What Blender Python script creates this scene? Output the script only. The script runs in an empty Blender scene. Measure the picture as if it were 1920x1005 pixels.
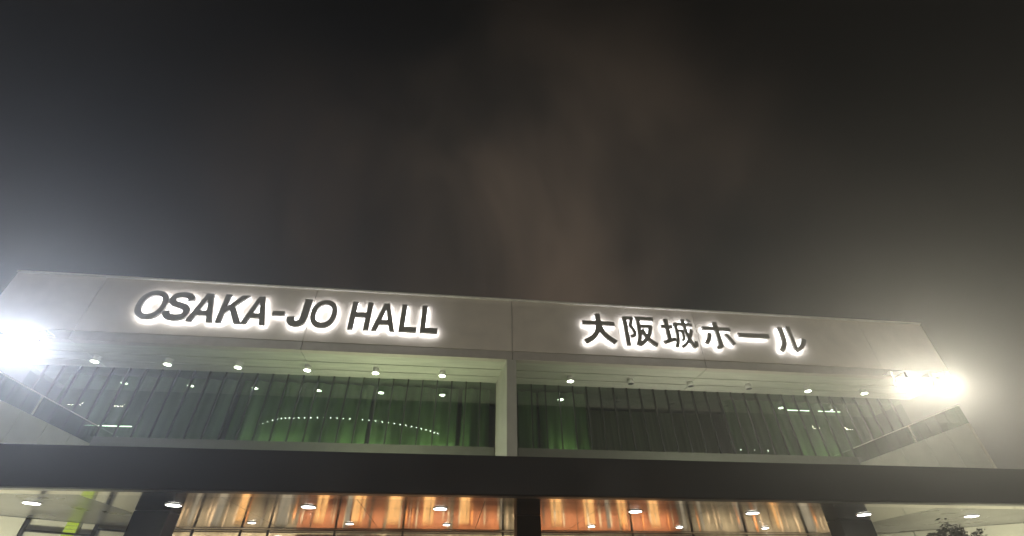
import bpy, bmesh, math, random
from mathutils import Vector, Matrix, noise
random.seed(7)
S = bpy.context.scene
COL = S.collection
# ---------------------------------------------------------------- camera
cd = bpy.data.cameras.new('camera'); cam = bpy.data.objects.new('camera', cd); COL.objects.link(cam)
Rv = Vector((0.99315031, -0.11663432, -0.00699304)); Uv = Vector((-0.06464903, -0.5983734, 0.79860489)); Fv = Vector((0.09732919, 0.7926826, 0.60181502))
cam.matrix_world = Matrix(((Rv.x, Uv.x, -Fv.x, -2.19), (Rv.y, Uv.y, -Fv.y, -18.0), (Rv.z, Uv.z, -Fv.z, 1.6), (0, 0, 0, 1)))
cd.sensor_width = 36; cd.lens = 866 / 1920 * 36; cd.clip_start = .05; cd.clip_end = 3000
S.camera = cam
# ---------------------------------------------------------------- world: overcast city night
w = bpy.data.worlds.new('World'); S.world = w; w.use_nodes = True
nt = w.node_tree; nt.nodes.clear()
out = nt.nodes.new('ShaderNodeOutputWorld'); bg = nt.nodes.new('ShaderNodeBackground')
tc = nt.nodes.new('ShaderNodeTexCoord'); mp = nt.nodes.new('ShaderNodeMapping')
mp.inputs['Scale'].default_value = (1.7, 1.2, 1.0); mp.inputs['Rotation'].default_value = (0.3, 0.5, 0.9)
n1 = nt.nodes.new('ShaderNodeTexNoise'); n1.inputs['Scale'].default_value = 1.7; n1.inputs['Detail'].default_value = 4; n1.inputs['Roughness'].default_value = .5
n1.inputs['Distortion'].default_value = .35
cr = nt.nodes.new('ShaderNodeValToRGB'); e = cr.color_ramp.elements
e[0].position = .36; e[0].color = (.0055, .0052, .0048, 1)
e[1].position = .70; e[1].color = (.030, .0225, .0165, 1)
m = e.new(.52); m.color = (.0135, .011, .0088, 1)
L = nt.links.new
L(tc.outputs['Generated'], mp.inputs['Vector']); L(mp.outputs[0], n1.inputs['Vector']); L(n1.outputs[0], cr.inputs[0]); L(cr.outputs[0], bg.inputs[0])
# low cloud behind the hall is lit by the city: the glow fades with the angle away from that part of the sky
vd = nt.nodes.new('ShaderNodeVectorMath'); vd.operation = 'DOT_PRODUCT'; L(tc.outputs['Generated'], vd.inputs[0]); vd.inputs[1].default_value = (.11, .905, .41)
mr = nt.nodes.new('ShaderNodeMapRange'); mr.interpolation_type = 'SMOOTHSTEP'; mr.inputs[1].default_value = .66; mr.inputs[2].default_value = 1.02; mr.inputs[3].default_value = .12; mr.inputs[4].default_value = 2.9
L(vd.outputs['Value'], mr.inputs[0]); L(mr.outputs[0], bg.inputs[1])
L(bg.outputs[0], out.inputs[0])
# ---------------------------------------------------------------- render settings
S.view_settings.view_transform = 'Standard'; S.view_settings.look = 'None'; S.view_settings.exposure = 0; S.view_settings.gamma = 1
S.cycles.use_denoising = True; S.cycles.max_bounces = 6; S.cycles.diffuse_bounces = 3; S.cycles.glossy_bounces = 4
S.cycles.transparent_max_bounces = 8; S.cycles.volume_bounces = 0; S.cycles.sample_clamp_indirect = 3
S.cycles.caustics_reflective = False; S.cycles.caustics_refractive = False

FLOOD_W = 7800; HAZE = .0068; LETTER_E = 14
# ---------------------------------------------------------------- materials
def mat(name, col, rough=.6, metal=0, var=.12, nscale=3, bump=.0, bscale=20, spec=.5, stretch=(1, 1, 1), rvar=0):
    m = bpy.data.materials.new(name); m.use_nodes = True; t = m.node_tree; p = t.nodes['Principled BSDF']
    p.inputs['Roughness'].default_value = rough; p.inputs['Metallic'].default_value = metal
    p.inputs['Specular IOR Level'].default_value = spec
    g = t.nodes.new('ShaderNodeNewGeometry'); mpn = t.nodes.new('ShaderNodeMapping'); mpn.inputs['Scale'].default_value = stretch
    t.links.new(g.outputs['Position'], mpn.inputs[0])
    n = t.nodes.new('ShaderNodeTexNoise'); n.inputs['Scale'].default_value = nscale; n.inputs['Detail'].default_value = 5
    t.links.new(mpn.outputs[0], n.inputs['Vector'])
    r = t.nodes.new('ShaderNodeValToRGB'); r.color_ramp.elements[0].position = .3; r.color_ramp.elements[1].position = .7
    r.color_ramp.elements[0].color = tuple(c * (1 - var) for c in col) + (1,); r.color_ramp.elements[1].color = tuple(min(1, c * (1 + var)) for c in col) + (1,)
    t.links.new(n.outputs[0], r.inputs[0]); t.links.new(r.outputs[0], p.inputs['Base Color'])
    if rvar:
        mr = t.nodes.new('ShaderNodeMapRange'); mr.inputs[1].default_value = .3; mr.inputs[2].default_value = .7
        mr.inputs[3].default_value = max(.01, rough - rvar); mr.inputs[4].default_value = rough + rvar
        t.links.new(n.outputs[0], mr.inputs[0]); t.links.new(mr.outputs[0], p.inputs['Roughness'])
    if bump:
        n2 = t.nodes.new('ShaderNodeTexNoise'); n2.inputs['Scale'].default_value = bscale; b = t.nodes.new('ShaderNodeBump')
        t.links.new(mpn.outputs[0], n2.inputs['Vector'])
        b.inputs['Strength'].default_value = bump; b.inputs['Distance'].default_value = .02
        t.links.new(n2.outputs[0], b.inputs['Height']); t.links.new(b.outputs[0], p.inputs['Normal'])
    return m
def emis(name, col, s, var=0, nscale=4, stretch=(1, 1, 1)):
    m = bpy.data.materials.new(name); m.use_nodes = True; t = m.node_tree; t.nodes.clear()
    o = t.nodes.new('ShaderNodeOutputMaterial'); em = t.nodes.new('ShaderNodeEmission'); em.inputs[0].default_value = (*col, 1); em.inputs[1].default_value = s
    t.links.new(em.outputs[0], o.inputs[0])
    if var:
        g = t.nodes.new('ShaderNodeNewGeometry'); mpn = t.nodes.new('ShaderNodeMapping'); mpn.inputs['Scale'].default_value = stretch
        n = t.nodes.new('ShaderNodeTexNoise'); n.inputs['Scale'].default_value = nscale; n.inputs['Detail'].default_value = 4
        t.links.new(g.outputs['Position'], mpn.inputs[0]); t.links.new(mpn.outputs[0], n.inputs['Vector'])
        mr = t.nodes.new('ShaderNodeMapRange'); mr.inputs[1].default_value = .3; mr.inputs[2].default_value = .7
        mr.inputs[3].default_value = s * (1 - var); mr.inputs[4].default_value = s * (1 + var)
        t.links.new(n.outputs[0], mr.inputs[0]); t.links.new(mr.outputs[0], em.inputs[1])
    return m
def glass(name, tint, base, refl):
    m = bpy.data.materials.new(name); m.use_nodes = True; t = m.node_tree; t.nodes.clear()
    o = t.nodes.new('ShaderNodeOutputMaterial'); tr = t.nodes.new('ShaderNodeBsdfTransparent'); gl = t.nodes.new('ShaderNodeBsdfGlossy')
    tr.inputs[0].default_value = (*tint, 1); gl.inputs['Roughness'].default_value = .015; gl.inputs[0].default_value = (*refl, 1)
    lw = t.nodes.new('ShaderNodeFresnel'); lw.inputs[0].default_value = 1.5
    ad = t.nodes.new('ShaderNodeMath'); ad.operation = 'ADD'; ad.use_clamp = True; ad.inputs[1].default_value = base
    mx = t.nodes.new('ShaderNodeMixShader'); t.links.new(lw.outputs[0], ad.inputs[0]); t.links.new(ad.outputs[0], mx.inputs[0])
    t.links.new(tr.outputs[0], mx.inputs[1]); t.links.new(gl.outputs[0], mx.inputs[2]); t.links.new(mx.outputs[0], o.inputs[0])
    return m
M = dict(
    fascia=mat('fascia_paint', (.76, .68, .59), .5, var=.07, nscale=1.2, bump=.08, bscale=3, rvar=.08),
    trim=mat('trim_paint', (.52, .47, .42), .45, var=.07),
    cap=mat('coping_white', (.86, .82, .76), .4),
    coping=mat('coping_metal', (.62, .58, .53), .35, .3),
    dark=mat('dark_metal', (.03, .03, .032), .35, .3),
    black=mat('black_cladding', (.007, .0068, .0065), .55, 0, spec=.22, var=.2, nscale=.8, rvar=.1),
    soffit=mat('soffit_board', (.56, .56, .48), .6, var=.12, nscale=2.5, stretch=(.25, 2, 1)),
    pale=mat('pale_panel', (.50, .49, .42), .5, var=.08, nscale=1.5),
    letter=mat('letter_face', (.36, .34, .315), .5, .1, var=.06),
    lettersd=mat('letter_side', (.30, .29, .28), .4, .3, var=.06),
    mirror=mat('canopy_steel', (.66, .63, .58), .15, 1, var=.10, nscale=1.6, stretch=(.6, 1, 1), bump=.05, bscale=1.3, rvar=.06),
    satin=mat('satin_steel', (.20, .195, .185), .30, .85, var=.10, nscale=1.2, rvar=.05),
    sill=mat('sill_metal', (.13, .135, .11), .5, .2, var=.08),
    lip=mat('polished_lip', (.95, .90, .84), .16, 1, var=.04),
    mull=mat('mullion_metal', (.06, .065, .055), .35, .5),
    curtain=mat('curtain_cloth', (.19, .26, .15), .8, var=.3, nscale=3, stretch=(1, 1, .06)),
    brick=mat('lobby_wood', (.36, .13, .055), .5, var=.25, nscale=4, stretch=(1.5, 1, .12)),
    greywall=mat('lobby_grey', (.30, .28, .23), .45, var=.35, nscale=3, stretch=(2.2, 1, .08)),
    white=mat('white_metal', (.72, .72, .66), .4),
    paving=mat('plaza_paving', (.25, .235, .22), .55, var=.2, nscale=.6, bump=.2),
    concrete=mat('concrete', (.24, .23, .22), .8, var=.15),
    leaf=mat('dark_leaf', (.018, .024, .015), .6, var=.4, nscale=12),
    bark=mat('bark', (.07, .05, .035), .9, var=.3),
    glass=glass('window_glass', (.62, .74, .62), .14, (.85, .92, .9)),
    lglass=glass('lobby_glass', (.85, .85, .8), .06, (.9, .9, .9)),
    slat_l=mat('slat_light', (.62, .52, .42), .5, var=.3, nscale=3, stretch=(1, 1, .3)),
    slat_o=mat('slat_copper', (.60, .26, .10), .35, .5, var=.3),
    slat_d=mat('slat_dark', (.09, .06, .045), .5, var=.3),
    seam=mat('seam_dark', (.10, .095, .09), .8),  # dark backing seen through the open panel joints
)
E_led = emis('letter_led', (.93, .95, 1.0), LETTER_E)
E_flood = emis('flood_lens', (1.0, .90, .68), 120)
E_spot = emis('spot_disc', (.88, 1.0, .72), 26)
E_disc = emis('downlight_disc', (1.0, .97, .90), 14)
E_lit = emis('amber_glow', (1.0, .52, .19), 1.9, .3, 5, (2, 1, .4))  # lamp light on the lobby panels given as glow, amber then cream
E_litw = emis('cream_glow', (1.0, .84, .60), .55, .4, 5, (3, 1, .3))
E_tube = emis('green_tube', (.74, 1.0, .46), 34)
E_up = emis('uplight_lens', (.86, 1.0, .66), 12)
E_ctube = emis('streak_tube', (.9, 1.0, .85), 6)
E_strip = emis('yellow_green_sign', (.62, .80, .08), .6)
E_bulb = emis('bulb', (.95, 1.0, .85), 24)

# ---------------------------------------------------------------- mesh helpers
class MB:
    def __init__(s): s.bm = bmesh.new()
    def box(s, x0, x1, y0, y1, z0, z1, bev=0):
        r = bmesh.ops.create_cube(s.bm, size=1)
        for v in r['verts']:
            v.co = Vector(((x0 + x1) / 2 + v.co.x * (x1 - x0), (y0 + y1) / 2 + v.co.y * (y1 - y0), (z0 + z1) / 2 + v.co.z * (z1 - z0)))
        if bev:
            es = list({ed for v in r['verts'] for ed in v.link_edges}); bmesh.ops.bevel(s.bm, geom=es, offset=bev, segments=2, affect='EDGES', profile=.5)
        return s
    def prism(s, pts, z0, z1):           # horizontal polygon, vertical extrusion
        a = [s.bm.verts.new((x, y, z0)) for x, y in pts]; b = [s.bm.verts.new((x, y, z1)) for x, y in pts]
        s.bm.faces.new(a[::-1]); s.bm.faces.new(b); n = len(pts)
        for i in range(n): s.bm.faces.new((a[i], a[(i + 1) % n], b[(i + 1) % n], b[i]))
        return s
    def cyl(s, p, q, r0, r1=None, n=20, caps=True):
        p = Vector(p); q = Vector(q); r1 = r0 if r1 is None else r1
        d = (q - p); M4 = Matrix.Translation((p + q) / 2) @ d.to_track_quat('Z', 'Y').to_matrix().to_4x4()
        bmesh.ops.create_cone(s.bm, cap_ends=caps, segments=n, radius1=r0, radius2=r1, depth=d.length, matrix=M4); return s
    def pane(s, x0, x1, y, z0, z1): s.bm.faces.new([s.bm.verts.new(c) for c in ((x0, y, z0), (x1, y, z0), (x1, y, z1), (x0, y, z1))]); return s
    def ball(s, p, r): bmesh.ops.create_icosphere(s.bm, subdivisions=1, radius=r, matrix=Matrix.Translation(p)); return s
    def slab(s, p0, p1, z0, z1, th, off=0):   # upright wall piece along p0->p1, thickness th behind, off = shift to the front
        d = (Vector(p1) - Vector(p0)).normalized(); nrm = Vector((-d.y, d.x))
        a = Vector(p0) - nrm * off; b = Vector(p1) - nrm * off
        return s.prism([a, b, b + nrm * th, a + nrm * th], z0, z1)
    def build(s, name, m, parent=None, smooth=False):
        bmesh.ops.recalc_face_normals(s.bm, faces=s.bm.faces)
        me = bpy.data.meshes.new(name); s.bm.to_mesh(me); s.bm.free()
        for x in (m if isinstance(m, (list, tuple)) else [m]): me.materials.append(x)
        if smooth:
            for p in me.polygons: p.use_smooth = True
        o = bpy.data.objects.new(name, me); COL.objects.link(o)
        if parent: o.parent = parent; o.matrix_parent_inverse = Matrix.Translation(-parent_loc(parent))
        return o
def parent_loc(p): return p.location + (parent_loc(p.parent) - p.parent.location + p.matrix_parent_inverse.translation if p.parent and False else Vector((0, 0, 0)))
def tag(o, label=None, cat=None, group=None, kind=None):
    if label: o['label'] = label
    if cat: o['category'] = cat
    if group: o['group'] = group
    if kind: o['kind'] = kind
    return o
def empty(name, loc, label, cat, group=None):
    o = bpy.data.objects.new(name, None); COL.objects.link(o); o.location = loc; o.empty_display_size = .2
    return tag(o, label, cat, group)
def copy_tree(o, parent=None):
    c = o.copy(); COL.objects.link(c)
    if parent: c.parent = parent
    for ch in [x for x in bpy.data.objects if x.parent == o]: copy_tree(ch, c)
    return c
def lamp(name, kind, loc, power, col, parent=None, size=.15, aim=None, spot=150, blend=.6):
    l = bpy.data.lights.new(name, kind); l.energy = power; l.color = col
    if kind == 'SPOT': l.spot_size = math.radians(spot); l.spot_blend = blend; l.shadow_soft_size = size
    elif kind == 'POINT': l.shadow_soft_size = size
    elif kind == 'AREA': l.shape = 'RECTANGLE'; l.size = size[0]; l.size_y = size[1]
    o = bpy.data.objects.new(name, l); COL.objects.link(o); o.location = loc
    if aim is not None: o.rotation_euler = Vector(aim).to_track_quat('-Z', 'Y').to_euler()
    if parent: o.parent = parent; o.matrix_parent_inverse = Matrix.Translation(-parent.location)
    return o

# ---------------------------------------------------------------- ground
tag(MB().box(-400, 400, -400, 400, -.3, 0).build('ground', M['paving']), kind='structure')

# ---------------------------------------------------------------- the hall
hall = empty('hall_building', (0, 0, 0), 'long night-lit concert hall front with pale fascia, recessed dark glazing and low black entrance canopy', 'building')
def P(mb, name, m, par=hall, label=None):
    o = mb.build(name, m, par)
    if label: o['label'] = label
    return o
EX = 21.0
xs = [-EX, -17.5, -8.75, 0, 8.75, 17.5, EX]
for a, b in zip(xs, xs[1:]):
    P(MB().box(a + .012, b - .012, 0, .12, 10.77, 13.33, .006), 'fascia_panel', M['fascia'])
    P(MB().box(a + .012, b - .012, .012, .30, 10.37, 10.75, .006), 'fascia_trim', M['trim'])
    P(MB().box(a + .006, b - .006, -.09, .34, 13.335, 13.41, .01), 'coping', M['cap'])
P(MB().box(-EX + .02, EX - .02, .124, .30, 10.76, 13.32), 'fascia_backing', M['seam'])
# soffit boards run along the front, dark joints between them, crossed by the panel seams
for y0, y1 in ((.312, 1.075), (1.145, 1.855), (1.925, 2.60)):
    for a, b in zip(xs, xs[1:]):
        P(MB().box(a + .012, b - .012, y0, y1, 10.38, 10.44, .004), 'soffit_board', M['soffit'])
P(MB().box(-EX + .02, EX - .02, .31, 2.62, 10.445, 10.55), 'soffit_backing', M['seam'])
P(MB().box(-EX + .03, EX - .03, .31, 14, 10.56, 13.30), 'roof_block', M['concrete'])
# tapered fin under the centre of the fascia
P(MB().prism([(-.24, .02), (.16, .02), (.50, 2.58), (-.47, 2.58)], 4.55, 10.366), 'fin_pillar', M['pale'])
# glazing
GX = 20.4; GY = 2.62
P(MB().pane(-GX, -.50, GY, 7.43, 10.43), 'window_glass', M['glass'])
P(MB().pane(.53, GX, GY, 7.43, 10.43), 'window_glass', M['glass'])
P(MB().box(-GX, -.49, GY - .10, GY + .1, 7.05, 7.43, .01), 'window_sill', M['sill'])
P(MB().box(.52, GX, GY - .10, GY + .1, 7.05, 7.43, .01), 'window_sill', M['sill'])
P(MB().box(-GX, GX, GY - .04, GY + .12, 4.5, 7.05), 'lower_wall', M['pale'])
for i in range(29):
    for sgn in (-1, 1):
        x = sgn * (1.2 + i * .665)
        if abs(x) < GX: P(MB().box(x - .028, x + .028, GY - .075, GY - .002, 7.432, 10.376, .004), 'mullion', M['mull'])
# room behind the glass: curtains, floor, ends
room = MB(); room.box(-GX, GX, 6.0, 6.1, 7.0, 10.5); P(room, 'back_wall', M['greywall'])
P(MB().box(-GX, GX, 2.76, 6.0, 6.9, 7.0), 'room_floor', M['greywall'])
def curtain(x0, x1, y, n):
    bm = bmesh.new(); k = int((x1 - x0) / .05); pv = None
    for i in range(k + 1):
        x = x0 + (x1 - x0) * i / k; yy = y + .07 * math.sin(x * 2 * math.pi / n) + .04 * math.sin(x * 5.1) + .03 * math.sin(x * 1.7)
        v = (bm.verts.new((x, yy, 7.02)), bm.verts.new((x, yy + .02, 10.4)))
        if pv: bm.faces.new((pv[0], v[0], v[1], pv[1]))
        pv = v
    mb = MB(); mb.bm.free(); mb.bm = bm; return mb
for a, b in ((-19.5, -12.2), (-12.0, -6.2), (-6.0, -2.2), (-2.0, -.7), (.7, 1.6), (1.7, 4.0), (11.2, 19.5)):
    P(curtain(a, b, 3.5, .70), 'curtain', M['curtain'])
# green fluorescent tubes standing behind the glazing
for x, ln in ((-9.7, 2.2), (-6.2, 2.4), (-3.0, 2.2), (2.9, 1.1), (15.5, 1.6)):
    P(MB().cyl((x - ln / 2, 3.1, 7.10), (x + ln / 2, 3.1, 7.10), .035, n=10), 'fluorescent_tube', E_tube)
for x0, x1, z in ((-16.9, -15.6, 8.0), (14.2, 15.4, 9.75), (15.9, 17.1, 9.75)):  # thin glowing tubes that give the bright streaks in the glazing
    P(MB().cyl((x0, 3.0, z), (x1, 3.0, z), .016, n=10), 'streak_tube', E_ctube)
# low wing walls standing on the canopy roof, glass rail on top
for sg in (-1, 1):
    X = 16.5 * sg
    ys = [GY - .05, 1.35, .1, -1.15, -2.1, -3.05]
    for a, b in zip(ys, ys[1:]):
        P(MB().box(min(X, X + .12 * sg), max(X, X + .12 * sg), b + .008, a - .008, 4.52, 7.15, .006), 'wing_panel', M['pale'])
    P(MB().box(min(X + .01 * sg, X + .09 * sg), max(X + .01 * sg, X + .09 * sg), -3.04, GY - .1, 7.155, 7.80), 'rail_glass', M['glass'])
    P(MB().box(min(X, X + .1 * sg), max(X, X + .1 * sg), -3.05, GY - .1, 7.805, 7.84, .006), 'handrail', M['white'])
    for y in (-.75,): P(MB().box(min(X - .03 * sg, X), max(X - .03 * sg, X), y - .025, y + .025, 7.16, 7.80), 'rail_post', M['white'])
# entrance canopy
BX = 30
P(MB().box(-BX, BX, -7.10, -6.80, 3.70, 4.51, .012), 'canopy_fascia', M['black'])
P(MB().box(-BX, BX, -6.795, GY - .05, 4.33, 4.47), 'canopy_roof', M['concrete'])
P(MB().box(-BX, BX, -7.03, -6.82, 3.688, 3.698), 'canopy_drip', M['dark'])
P(MB().box(-BX, BX, -6.795, -6.42, 3.698, 3.76), 'canopy_edge', M['lip'])
ks = [-30 + i * 2.857 for i in range(22)]
for k in ks:
    pol = abs(k + 1.43) < 10.1          # polished over the lobby, satin over the side bays
    for y0, y1, z in ((-6.415, -5.9, 3.702), (-5.885, -1.2, 3.705)):
        P(MB().box(k + .006, k + 2.857 - .006, y0, y1, z, 3.76), 'canopy_soffit', M['mirror'] if pol else M['satin'])
# entrance front: splayed side walls, glazed lobby between them
LY = -1.7; Z1 = 3.70
sideL = [(-18.5, -7.8 + .0), (-13.4, -3.64), (-11.2, -1.75)]; sideR = [(11.9, -1.62), (14.6, -4.5), (17.6, -7.0)]
def wallrun(p0, p1, n, m=M['pale']):
    p0 = Vector(p0); p1 = Vector(p1)
    for i in range(n):
        a = p0.lerp(p1, i / n); b = p0.lerp(p1, (i + 1) / n); d = (b - a).normalized() * .012
        P(MB().slab(a + d, b - d, 0, 3.695, .14), 'side_wall_panel', m)
wallrun((-16.5, -6.3), (-13.0, -3.3), 3); wallrun((-13.0, -3.3), (-11.2, -1.8), 2)
wallrun((11.9, -1.62), (13.6, -3.44), 2); wallrun((13.6, -3.44), (16.8, -6.4), 3)
a = Vector((-13.0, -3.3)); b = Vector((-11.2, -1.8))
fr = MB()
for t in (.0, .62, .98): 
    q = a.lerp(b, t); fr.slab(q, q + (b - a).normalized() * .09, 0, 3.69, .05, .05)
fr.slab(a.lerp(b, 0), a.lerp(b, .62), 3.40, 3.45, .05, .045); fr.slab(a.lerp(b, .62), a.lerp(b, .98), 3.56, 3.60, .05, .045)
P(fr, 'side_door_frame', M['dark'])
st = MB()
for j in range(14): st.slab(a.lerp(b, .36), a.lerp(b, .47), 3.62 - j * .085, 3.69 - j * .085, .03, .035)
P(st, 'lit_strip', E_strip, label='bright yellow-green lit strip of small cells')
# lobby: glass front, mullions, interior wall panels with lamp light put in as glow
P(MB().pane(-11.15, 11.85, LY, 0, 3.69), 'lobby_glass', M['lglass'])
for x in [-11.15, -9.6, -8.27, -7.5, -5.6, -3.6, -.55, .55, 3.6, 5.62, 7.45, 9.6, 11.8]:
    P(MB().box(x - .03, x + .03, LY - .06, LY - .003, 0, 3.69, .005), 'lobby_mullion', M['dark'])
P(MB().box(-11.15, 11.85, LY - .05, LY - .004, 3.665, 3.692), 'lobby_head', M['dark'])
P(MB().box(-11.15, 11.85, LY - .03, LY - .004, 3.10, 3.125), 'lobby_transom', M['dark'])
WY = -1.05
P(MB().box(-11.1, 11.8, WY, WY + .1, 0, 3.69), 'lobby_wall', M['greywall'])
for x0, x1 in ((-5.45, -4.3), (-4.2, -2.2), (-2.1, -.62), (.62, 3.4), (3.5, 5.5), (-6.9, -5.5)):
    P(MB().box(x0, x1, WY - .06, WY - .002, 0, 3.60), 'wood_panel', M['brick'])
for x0, x1 in ((-8.75, -8.45), (-6.42, -6.12), (-5.29, -4.95), (-4.19, -3.82), (-3.07, -2.74), (-1.92, -1.59), (1.12, 1.20), (1.24, 1.46), (2.25, 2.58), (3.44, 3.68), (4.52, 4.82), (9.02, 9.2)):
    P(MB().box(x0, x1, WY - .12, WY - .062, 0, 3.40, .006), 'glow_panel', E_lit)
for x0, x1 in ((-10.1, -10.0), (-9.5, -9.2), (-7.55, -7.2), (-8.0, -7.95), (-5.5, -5.35), (5.62, 5.75), (6.3, 6.36), (6.95, 7.0), (7.6, 7.9), (8.4, 8.46), (10.1, 10.4), (-.56, -.5), (3.0, 3.1)):
    P(MB().box(x0, x1, WY - .10, WY - .055, 0, 3.50, .004), 'pale_glow_panel', E_litw)
rs = random.Random(11); x = -11.0
while x < 11.6:
    wd = rs.uniform(.015, .07)
    P(MB().box(x, x + wd, WY - .165, WY - .125, 0, rs.choice((3.3, 3.45, 3.58))), 'lobby_slat', rs.choice((M['slat_l'], M['slat_l'], M['slat_d'], M['slat_o']))); x += wd + rs.uniform(.05, .42)
# polished black columns under the canopy
for x, w_ in ((-9.38, .82), (-.16, .64), (9.12, .98)):
    P(MB().box(x - w_ / 2, x + w_ / 2, -4.6, -4.05, 0, 3.698, .02), 'entrance_column', M['black'])
# volume of the hall behind
P(MB().box(-20.5, 20.5, 6.15, 40, 0, 10.5), 'rear_block', M['concrete'])
P(MB().box(-20.5, 20.5, 2.8, 6.1, 0, 6.88), 'rear_base', M['concrete'])
for x in (-8, -2.6, 2.8, 8.6):  # unseen fill lights added to brighten the lobby wall
    lamp('lobby_fill', 'AREA', (x, LY + .25, 3.2), 100, (1.0, .78, .52), hall, (5, .25), (0, .6, .5))
# ---------------------------------------------------------------- downlights
def disc_light(name, x, y, r, label, group):
    t = empty(name, (x, y, 3.70), label, 'ceiling light', group)
    mb = MB(); bmesh.ops.create_circle(mb.bm, cap_ends=True, segments=28, radius=r, matrix=Matrix.Translation((x, y, 3.683))); mb.build('diffuser', E_disc, t)
    mb = MB(); mb.cyl((x, y, 3.688), (x, y, 3.703), r + .025, n=28); mb.build('rim', M['white'], t)
    lamp('downlight_lamp', 'SPOT', (x, y, 3.64), 60 if r > .15 else 30, (1.0, .95, .78), t, .12, (0, .12, -1), 165, .5)
    return t
P1 = ['at the far left end of the large front row', 'in front of the left black column, large front row', 'large, front row, over the grey lobby bay beside the left column',
      'large, front row, first to the left of the centre column', 'large, front row, first to the right of the centre column', 'large, front row, second to the right of the centre column',
      'in front of the right black column, large front row', 'at the far right end of the large front row']
for x, l in zip((-11.52, -8.54, -5.54, -2.45, 2.45, 5.60, 8.75, 11.95), P1):
    disc_light('canopy_downlight', x, -5.40, .155, 'round downlight ' + l, 'round downlights in the canopy soffit')
P2 = ['third to the left of the centre column', 'second to the left of the centre column', 'just left of the centre column', 'just right of the centre column', 'second to the right of the centre column', 'third to the right of the centre column']
for x, l in zip((-7.59, -4.98, -2.29, 1.95, 4.65, 7.39), P2):
    disc_light('canopy_downlight', x, -2.95, .095, 'small round downlight in the rear row, ' + l, 'round downlights in the canopy soffit')

# ---------------------------------------------------------------- can spotlights under the upper soffit
def spot(x, lit, label):
    t = empty('can_spotlight', (x, 1.5, 10.38), label, 'spotlight', 'cylindrical spotlights under the upper soffit')
    mb = MB(); mb.cyl((x, 1.5, 10.14), (x, 1.5, 10.36), .15, .13, n=24); mb.build('housing', M['white'], t, True)
    mb = MB(); mb.cyl((x, 1.5, 10.362), (x, 1.5, 10.378), .17, n=24); mb.build('mount', M['white'], t)
    mb = MB(); bmesh.ops.create_circle(mb.bm, cap_ends=True, segments=24, radius=.135, matrix=Matrix.Translation((x, 1.5, 10.136))); mb.build('lens', E_spot if lit else M['dark'], t)
    if lit: lamp('spot_lamp', 'SPOT', (x, 1.5, 10.10), 32, (.95, 1.0, .74), t, .1, (0, .12, -1), 110, .8)
nm = ['sixth', 'fifth', 'fourth', 'third', 'second', 'nearest']
for i, x in enumerate((-17.25, -14.42, -11.6, -8.75, -5.86, -2.96)):
    spot(x, True, 'lit greenish white can spotlight, %s to the left of the centre fin' % nm[i])
for i, (x, lit) in enumerate(((2.85, 1), (5.7, 0), (8.6, 0), (11.5, 0), (14.5, 1), (17.45, 1))):
    spot(x, lit, '%s can spotlight, %s to the right of the centre fin' % ('lit greenish white' if lit else 'unlit white', nm[5 - i]))

# ---------------------------------------------------------------- unseen ground washers, added to light the splayed side walls
def side_wall_fill(x, y, aim, label, power):
    t = empty('wall_fill', (x, y, 0), label, 'uplight', 'added ground uplights by the side walls')
    mb = MB(); mb.box(x - .3, x + .3, y - .15, y + .15, .0, .18, .015); mb.build('housing', M['dark'], t)
    mb = MB(); mb.box(x - .26, x + .26, y - .11, y + .11, .182, .19); mb.build('lens', E_up, t)
    lamp('wall_fill_lamp', 'SPOT', (x, y, .3), power, (1.0, .97, .70), t, .12, aim, 120, .9)
side_wall_fill(-12.6, -4.6, (-.25, .5, 1), 'unseen ground uplight added in front of the left splayed wall', 1050)
side_wall_fill(-14.6, -6.6, (-.2, .4, 1), 'unseen ground uplight added at the outer end of the left splayed wall', 1050)
side_wall_fill(13.2, -4.6, (.2, .5, 1), 'unseen ground uplight added in front of the right splayed wall', 1050)
side_wall_fill(15.2, -6.6, (.2, .4, 1), 'unseen ground uplight added at the outer end of the right splayed wall', 950)

# ---------------------------------------------------------------- floodlights
def flood(x, z, col, power, label):
    t = empty('floodlight', (x, -.1, 10.36), label, 'floodlight', 'floodlights under the fascia ends')
    d = Vector((0, -.86, -.50)).normalized(); c = Vector((x, -.42, z))
    rot = d.to_track_quat('Z', 'X').to_matrix().to_4x4(); T = Matrix.Translation(c) @ rot
    mb = MB(); mb.box(-.20, .20, -.31, .31, -.17, .0, .02); mb.bm.transform(T); mb.build('housing', M['dark'], t)
    mb = MB(); mb.box(-.17, .17, -.28, .28, .004, .02); mb.bm.transform(T); mb.build('lens', E_flood, t)
    mb = MB(); mb.box(x - .36, x - .33, -.46, -.38, z - .03, 10.43).box(x + .33, x + .36, -.46, -.38, z - .03, 10.43).box(x - .36, x + .36, -.46, .0, 10.432, 10.462); mb.build('bracket', M['dark'], t)
    lamp('flood_lamp', 'SPOT', c + d * .06, power, col, t, .2, (-x * .022, -.66, -.75), 158, 1.0)
flood(-18.35, 9.88, (.78, .85, 1.0), FLOOD_W * .75, 'glaring white floodlight under the left end of the fascia')
flood(-20.2, 9.88, (.78, .85, 1.0), FLOOD_W * .5, 'outermost floodlight at the left fascia corner, just off the picture edge')
flood(17.73, 9.93, (1.0, .92, .72), FLOOD_W * .5, 'glaring warm white floodlight under the right end of the fascia, inner of the pair')
flood(19.7, 9.93, (1.0, .92, .72), FLOOD_W * .5, 'glaring warm white floodlight under the right end of the fascia, outer of the pair')

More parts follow.
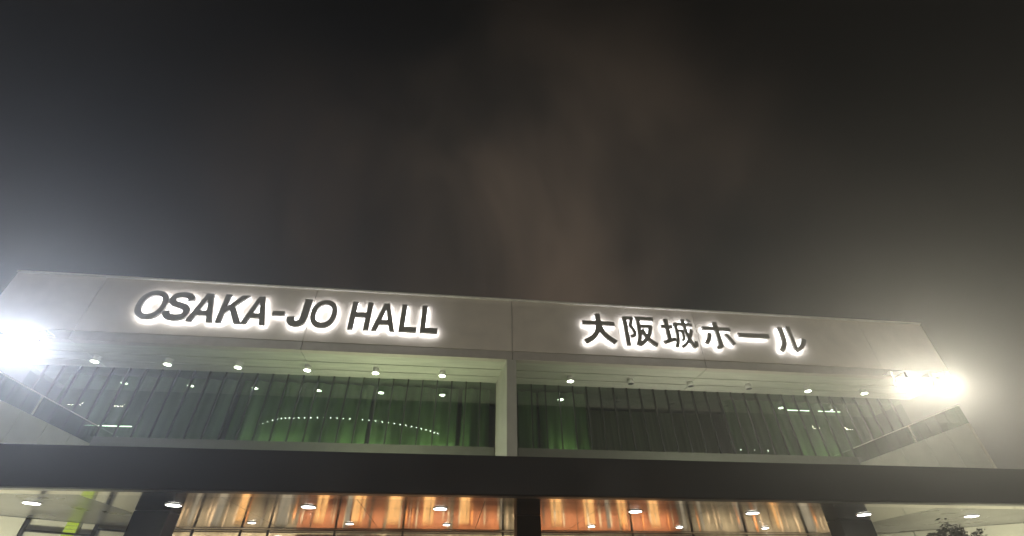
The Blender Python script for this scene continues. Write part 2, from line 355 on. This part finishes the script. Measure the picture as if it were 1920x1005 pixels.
# ---------------------------------------------------------------- uplights on the canopy roof, then bars added to light the soffit
def uplight(x, label, power=60):
    t = empty('roof_uplight', (x, -6.6, 4.47), label, 'uplight', 'uplights on the canopy roof')
    mb = MB(); mb.box(x - .16, x + .16, -6.72, -6.48, 4.475, 4.56, .012); mb.build('housing', M['white'], t)
    mb = MB(); mb.box(x - .13, x + .13, -6.69, -6.51, 4.563, 4.575); mb.build('lens', E_up, t)
    lamp('uplight_lamp', 'SPOT', (x, -6.6, 4.62), power, (.84, 1.0, .60), t, .1, (0, .75, 1), 120, .8)
for x, l, p in ((-11.63, 'at the left edge of the picture', 90), (-11.0, 'below the pale left wing wall', 90), (-9.76, 'at the left glazing corner', 90), (7.8, 'at the right glazing corner', 70), (9.49, 'below the pale right wing wall', 70), (10.73, 'farthest right, below the wing wall end', 60)):
    uplight(x, 'small bright uplight on the black canopy edge ' + l, p)
t = empty('soffit_fill_bar', (-5.2, .6, 4.48), 'unseen strip light added on the canopy roof to light the left soffit bay', 'strip light')  # out of sight, added only to brighten the soffit and fin
MB().box(-8.2, -2.2, 0.5, 0.7, 4.48, 4.55, .01).build('housing', M['white'], t)
MB().box(-8.1, -2.3, 0.53, .67, 4.553, 4.56).build('tube', E_up, t)
lamp('soffit_fill_lamp', 'AREA', (-5.2, .6, 4.6), 215, (.95, 1.0, .66), t, (5.6, .12), (.1, .12, 1))
t = empty('soffit_fill_bar', (9, .6, 4.48), 'unseen strip light added on the canopy roof to light the right soffit bay', 'strip light')
MB().box(6, 12, 0.5, 0.7, 4.48, 4.55, .01).build('housing', M['white'], t)
MB().box(6.1, 11.9, 0.53, .67, 4.553, 4.56).build('tube', E_up, t)
lamp('soffit_fill_lamp', 'AREA', (9, .6, 4.6), 170, (1.0, .98, .80), t, (5.6, .12), (0, .12, 1))

# ---------------------------------------------------------------- the sign letters
def arc_ellipse(cx, cy, rx, ry, n=40, p=2.25):
    r = []
    for i in range(n):
        a = 2 * math.pi * i / n; c, s_ = math.cos(a), math.sin(a)
        r.append((cx + rx * math.copysign(abs(c) ** (2 / p), c), cy + ry * math.copysign(abs(s_) ** (2 / p), s_)))
    return r
def catmull(pts, k=7):
    o = []; P_ = [pts[0]] + pts + [pts[-1]]
    for i in range(1, len(P_) - 2):
        for j in range(k):
            t = j / k; a, b, c, d = P_[i - 1], P_[i], P_[i + 1], P_[i + 2]
            o.append(tuple(.5 * ((2 * b[q]) + (-a[q] + c[q]) * t + (2 * a[q] - 5 * b[q] + 4 * c[q] - d[q]) * t * t + (-a[q] + 3 * b[q] - 3 * c[q] + d[q]) * t ** 3) for q in (0, 1)))
    return o + [pts[-1]]
def ribbon(path, h):
    l, r = [], []
    for i, p in enumerate(path):
        a = Vector(path[max(0, i - 1)]); b = Vector(path[min(len(path) - 1, i + 1)]); d = (b - a).normalized(); n = Vector((-d.y, d.x)) * h
        l.append(tuple(Vector(p) + n)); r.append(tuple(Vector(p) - n))
    return l + r[::-1]
GL = {
    'O': [arc_ellipse(.5, .5, .5, .51), arc_ellipse(.5, .5, .305, .335)],
    'S': [ribbon(catmull([(.655, .70), (.60, .845), (.38, .905), (.165, .85), (.105, .725), (.175, .60), (.38, .53), (.585, .45), (.66, .29), (.60, .15), (.38, .095), (.14, .155), (.08, .31)]), .098)],
    'A': [[(0, 0), (.36, 1), (.60, 1), (.96, 0), (.745, 0), (.665, .215), (.295, .215), (.215, 0)], [(.355, .385), (.605, .385), (.48, .775)]],
    'K': [[(0, 0), (0, 1), (.2, 1), (.2, .575), (.59, 1), (.85, 1), (.465, .60), (.88, 0), (.635, 0), (.325, .45), (.2, .315), (.2, 0)]],
    'J': [ribbon([(.45, 1), (.45, .6)] + catmull([(.45, .34), (.41, .16), (.275, .095), (.14, .15), (.10, .33)]), .1)],
    'H': [[(0, 0), (0, 1), (.205, 1), (.205, .62), (.595, .62), (.595, 1), (.8, 1), (.8, 0), (.595, 0), (.595, .44), (.205, .44), (.205, 0)]],
    'L': [[(0, 0), (0, 1), (.2, 1), (.2, .18), (.66, .18), (.66, 0)]],
    '-': [[(0, 0), (0, 1), (1, 1), (1, 0)]],
}

def bar(x0, y0, x1, y1, h=.062): return ribbon([(x0, y0), (x1, y1)], h)
def swp(pts, h=.065): return ribbon(catmull(pts), h)
JP = {   # strokes on a unit square
    'dai': [bar(.02, .675, .98, .675, .068), swp([(.5, 1.0), (.495, .70), (.43, .38), (.27, .17), (.05, .03)], .074), swp([(.50, .66), (.60, .36), (.78, .17), (.96, .04)], .074)],
    'han': [bar(.09, .0, .09, .97), bar(.09, .93, .345, .93, .055), swp([(.315, .955), (.27, .78), (.235, .66), (.30, .54), (.335, .42), (.31, .33), (.18, .31)], .052),
            bar(.43, .93, .99, .93), bar(.50, .93, .485, .45, .06), swp([(.495, .55), (.47, .28), (.38, .03)], .06), bar(.50, .66, .90, .66, .055), swp([(.87, .68), (.79, .42), (.66, .22), (.44, .035)], .06), swp([(.57, .55), (.68, .30), (.83, .14), (.97, .045)], .062)],
    'jo': [bar(.02, .70, .36, .70, .055), bar(.19, .97, .19, .22, .06), swp([(.01, .16), (.2, .225), (.37, .29)], .055), bar(.41, .80, .985, .80, .052), bar(.46, .82, .46, .40, .05), swp([(.46, .45), (.43, .22), (.36, .03)], .05),
           bar(.46, .575, .65, .575, .04), swp([(.63, .60), (.63, .36), (.615, .27), (.55, .265)], .036), swp([(.715, .985), (.735, .58), (.80, .28), (.88, .085), (.955, .10), (.965, .24)], .052), swp([(.92, .64), (.82, .36), (.68, .16), (.53, .035)], .048), swp([(.84, .985), (.94, .885)], .042)],
    'ho': [bar(.03, .735, .97, .735, .066), bar(.5, 1.0, .5, .06, .072), swp([(.5, .07), (.44, .05), (.36, .06)], .05), swp([(.23, .56), (.17, .37), (.05, .18)], .062), swp([(.75, .56), (.86, .38), (.955, .18)], .062)],
    'bou': [bar(0, .5, 1, .5, .5)],
    'ru': [swp([(.285, .96), (.285, .60), (.23, .30), (.06, .05)], .068), swp([(.56, .985), (.56, .5), (.56, .11)], .07), swp([(.55, .08), (.72, .17), (.86, .32), (.965, .52)], .07)],
}
def curve_mesh(ch, ext):
    c = bpy.data.curves.new('c', 'CURVE'); c.dimensions = '2D'; c.fill_mode = 'BOTH'
    for pl in GL[ch]:
        s_ = c.splines.new('POLY'); s_.points.add(len(pl) - 1); s_.use_cyclic_u = True
        for q, p in zip(s_.points, pl): q.co = (p[0], p[1], 0, 1)
    c.extrude = ext
    o = bpy.data.objects.new('c', c); COL.objects.link(o); bpy.context.view_layer.update()
    me = bpy.data.meshes.new_from_object(o.evaluated_get(bpy.context.evaluated_depsgraph_get()))
    bpy.data.objects.remove(o); return me
def stroke_mesh(ch, x0, x1, z0, z1, yf, yb):
    bm = bmesh.new()
    for k, pl in enumerate(JP[ch]):
        n = len(pl); dy = .0022 * k
        a = [bm.verts.new((x0 + p[0] * (x1 - x0), yf - dy, z0 + p[1] * (z1 - z0))) for p in pl]
        b = [bm.verts.new((x0 + p[0] * (x1 - x0), yb + dy * .3, z0 + p[1] * (z1 - z0))) for p in pl]
        h = n // 2
        for i in range(h - 1):
            bm.faces.new((a[i], a[i + 1], a[n - 2 - i], a[n - 1 - i])); bm.faces.new((b[i], b[n - 1 - i], b[n - 2 - i], b[i + 1]))
        for i in range(n): bm.faces.new((a[i], b[i], b[(i + 1) % n], a[(i + 1) % n]))
    bmesh.ops.recalc_face_normals(bm, faces=bm.faces)
    me = bpy.data.meshes.new('character'); bm.to_mesh(me); bm.free(); return me
def fit(me, x0, x1, z0, z1, yf, yb):
    v = me.vertices; a = [min(q.co[i] for q in v) for i in range(3)]; b = [max(q.co[i] for q in v) for i in range(3)]
    for q in v:
        u = [(q.co[i] - a[i]) / (b[i] - a[i]) for i in range(3)]
        q.co = (x0 + u[0] * (x1 - x0), yb + u[2] * (yf - yb), z0 + u[1] * (z1 - z0))
    me.update()
def make_letter(parent, ch, x0, x1, z0, z1, name, label):
    def mk(i, yf, yb):
        if ch in JP: return stroke_mesh(ch, x0 + i, x1 - i, z0 + i, z1 - i, yf, yb)
        me = curve_mesh(ch, .06); fit(me, x0 + i, x1 - i, z0 + i, z1 - i, yf, yb); return me
    me = mk(0, -.27, -.15)
    me.materials.clear(); me.materials.append(M['letter']); me.materials.append(M['lettersd'])
    for p in me.polygons: p.material_index = 0 if abs(p.normal.y) > .8 else 1
    o = bpy.data.objects.new(name, me); COL.objects.link(o); o.parent = parent; o.matrix_parent_inverse = Matrix.Translation(-parent.location)
    o['label'] = label
    me2 = mk(.02, -.138, -.130); me2.materials.clear(); me2.materials.append(E_led)
    g = bpy.data.objects.new('backlight', me2); COL.objects.link(g); g.parent = o
    return o
zb, zt = 11.30, 12.66
s1 = empty('letter_sign', (0, 0, 11.3), 'halo-lit grey capital letters reading OSAKA-JO HALL on the pale fascia', 'sign')
s2 = empty('letter_sign', (0, 0, 11.3), 'halo-lit grey Japanese characters reading the name of the hall on the right of the fascia', 'sign')
for ch, a, b in (('O', -15.58, -14.42), ('S', -14.46, -13.44), ('A', -13.46, -12.42), ('K', -12.31, -11.30), ('A', -11.32, -10.36), ('J', -9.58, -8.74), ('O', -8.66, -7.60), ('H', -7.03, -6.16), ('A', -6.05, -5.08), ('L', -4.91, -4.17), ('L', -4.02, -3.27)):
    make_letter(s1, ch, a, b, zb, zt, 'letter', 'grey letter %s with a white halo' % ch)
make_letter(s1, '-', -10.20, -9.71, 11.78, 11.98, 'hyphen', 'grey hyphen with a white halo')
for ch, a, b, c_, d_ in (('dai', 3.17, 4.72, 11.24, 12.74), ('han', 5.08, 6.60, 11.20, 12.72), ('jo', 6.90, 8.47, 11.20, 12.72), ('ho', 8.88, 10.34, 11.26, 12.66), ('bou', 10.64, 12.15, 11.93, 12.14), ('ru', 12.46, 13.94, 11.26, 12.64)):
    make_letter(s2, ch, a, b, c_, d_, 'character', 'grey character with a white halo')

# ---------------------------------------------------------------- potted tree by the right side wall
def tree(x, y, h, label):
    t = empty('tree', (x, y, 0), label, 'tree')
    mb = MB(); mb.cyl((x, y, 0), (x + .05, y, 1.6), .09, .06, 10)
    for i in range(9):
        a = i * 2.4; r = .35 + .05 * i; mb.cyl((x + .05, y, 1.4 + .1 * i), (x + r * math.cos(a), y + r * math.sin(a), 2.3 + .13 * i), .03, .012, 6)
    mb.build('trunk', M['bark'], t)
    bm = bmesh.new()
    for i in range(11000):
        u = Vector((random.gauss(0, 1), random.gauss(0, 1), random.gauss(0, 1))).normalized()
        rr = random.random() ** .4 * (.82 + .45 * noise.noise(u * 2.2))
        c = Vector((x, y, h - .95)) + Vector((u.x * .95 * rr, u.y * .8 * rr, u.z * .98 * rr))
        if noise.noise(c * 3.1) < -.3: continue
        s_ = random.uniform(.04, .09); d = Vector((random.gauss(0, 1), random.gauss(0, 1), random.gauss(0, .6))).normalized(); e_ = d.orthogonal().normalized()
        bm.faces.new([bm.verts.new(c + q) for q in (d * s_, e_ * s_ * .4, -d * s_, -e_ * s_ * .4)])
    m2 = MB(); m2.bm.free(); m2.bm = bm; m2.build('crown', M['leaf'], t)
tree(10.22, -6.2, 3.43, 'dark bushy treetop in front of the pale wall under the right canopy end')

# ---------------------------------------------------------------- strings of bulbs across the plaza, mirrored in the glazing
def bulbs(pts, label, r=.06):
    t = empty('light_string', (pts[0][0], pts[0][1], 0), label, 'light string', 'strings of bulbs across the plaza')
    mb = MB()
    for p, q in zip(pts, pts[1:]): mb.cyl((p[0], p[1], p[2] + .1), (q[0], q[1], q[2] + .1), .003, n=4)
    mb.cyl((pts[0][0], pts[0][1], 0), (pts[0][0], pts[0][1], pts[0][2] + .2), .09, n=10).cyl((pts[-1][0], pts[-1][1], 0), (pts[-1][0], pts[-1][1], pts[-1][2] + .2), .09, n=10)
    mb.build('cable', M['dark'], t)
    mb = MB()
    for p in pts: mb.ball(p, r)
    mb.build('bulb', E_bulb, t)
ky = catmull([(-21.8, 16.7), (-19.95, 17.42), (-17.95, 17.62), (-14.86, 17.72), (-11.7, 17.64), (-8.48, 17.35), (-5.73, 16.91), (-3.8, 16.40)], 5)
bulbs([(x, -24.96, z) for x, z in ky], 'arched string of tiny white bulbs on dark masts opposite the hall')
bulbs([(26.8 + i * .78, -24.96, 15.7 + (i % 2) * .12) for i in range(8)], 'short level string of white bulbs on masts opposite the right wing')

def fascia_fill_post(x, label):  # unseen posts added behind the camera to brighten the fascia
    t = empty('fill_lamp_post', (x, -31, 0), label, 'added lamp', 'lamp posts added across the plaza')
    mb = MB(); mb.cyl((x, -31, 0), (x, -31, 8.0), .09, .06, 12).cyl((x, -31, 7.95), (x, -30.2, 8.15), .04, n=8); mb.build('post', M['dark'], t)
    mb = MB(); mb.box(x - .18, x + .18, -30.45, -29.7, 8.10, 8.22, .03); mb.build('lamp_head', M['dark'], t)
    mb = MB(); mb.box(x - .14, x + .14, -30.4, -29.8, 8.085, 8.098); mb.build('lens', E_flood, t)
    lamp('fascia_fill_lamp', 'SPOT', (x, -30.0, 8.0), 1900, (1.0, .93, .80), t, .15, (0, 1, .02), 140, .6)
for x, l in ((-16, 'far left'), (-6, 'left of centre'), (6, 'right of centre'), (16, 'far right')):
    fascia_fill_post(x, 'unseen lamp post added across the plaza to light the fascia, ' + l)
# ---------------------------------------------------------------- haze
hz = bpy.data.materials.new('haze_air'); hz.use_nodes = True; t = hz.node_tree; t.nodes.clear()
o = t.nodes.new('ShaderNodeOutputMaterial'); v = t.nodes.new('ShaderNodeVolumePrincipled'); t.links.new(v.outputs[0], o.inputs['Volume'])
v.inputs['Color'].default_value = (.92, .93, .95, 1); v.inputs['Density'].default_value = HAZE; v.inputs['Anisotropy'].default_value = .72
tag(MB().box(-70, 70, -60, 60, -1.3, 19.5).build('haze', hz), 'thin pale night haze glowing round the floodlights', 'haze', kind='stuff')
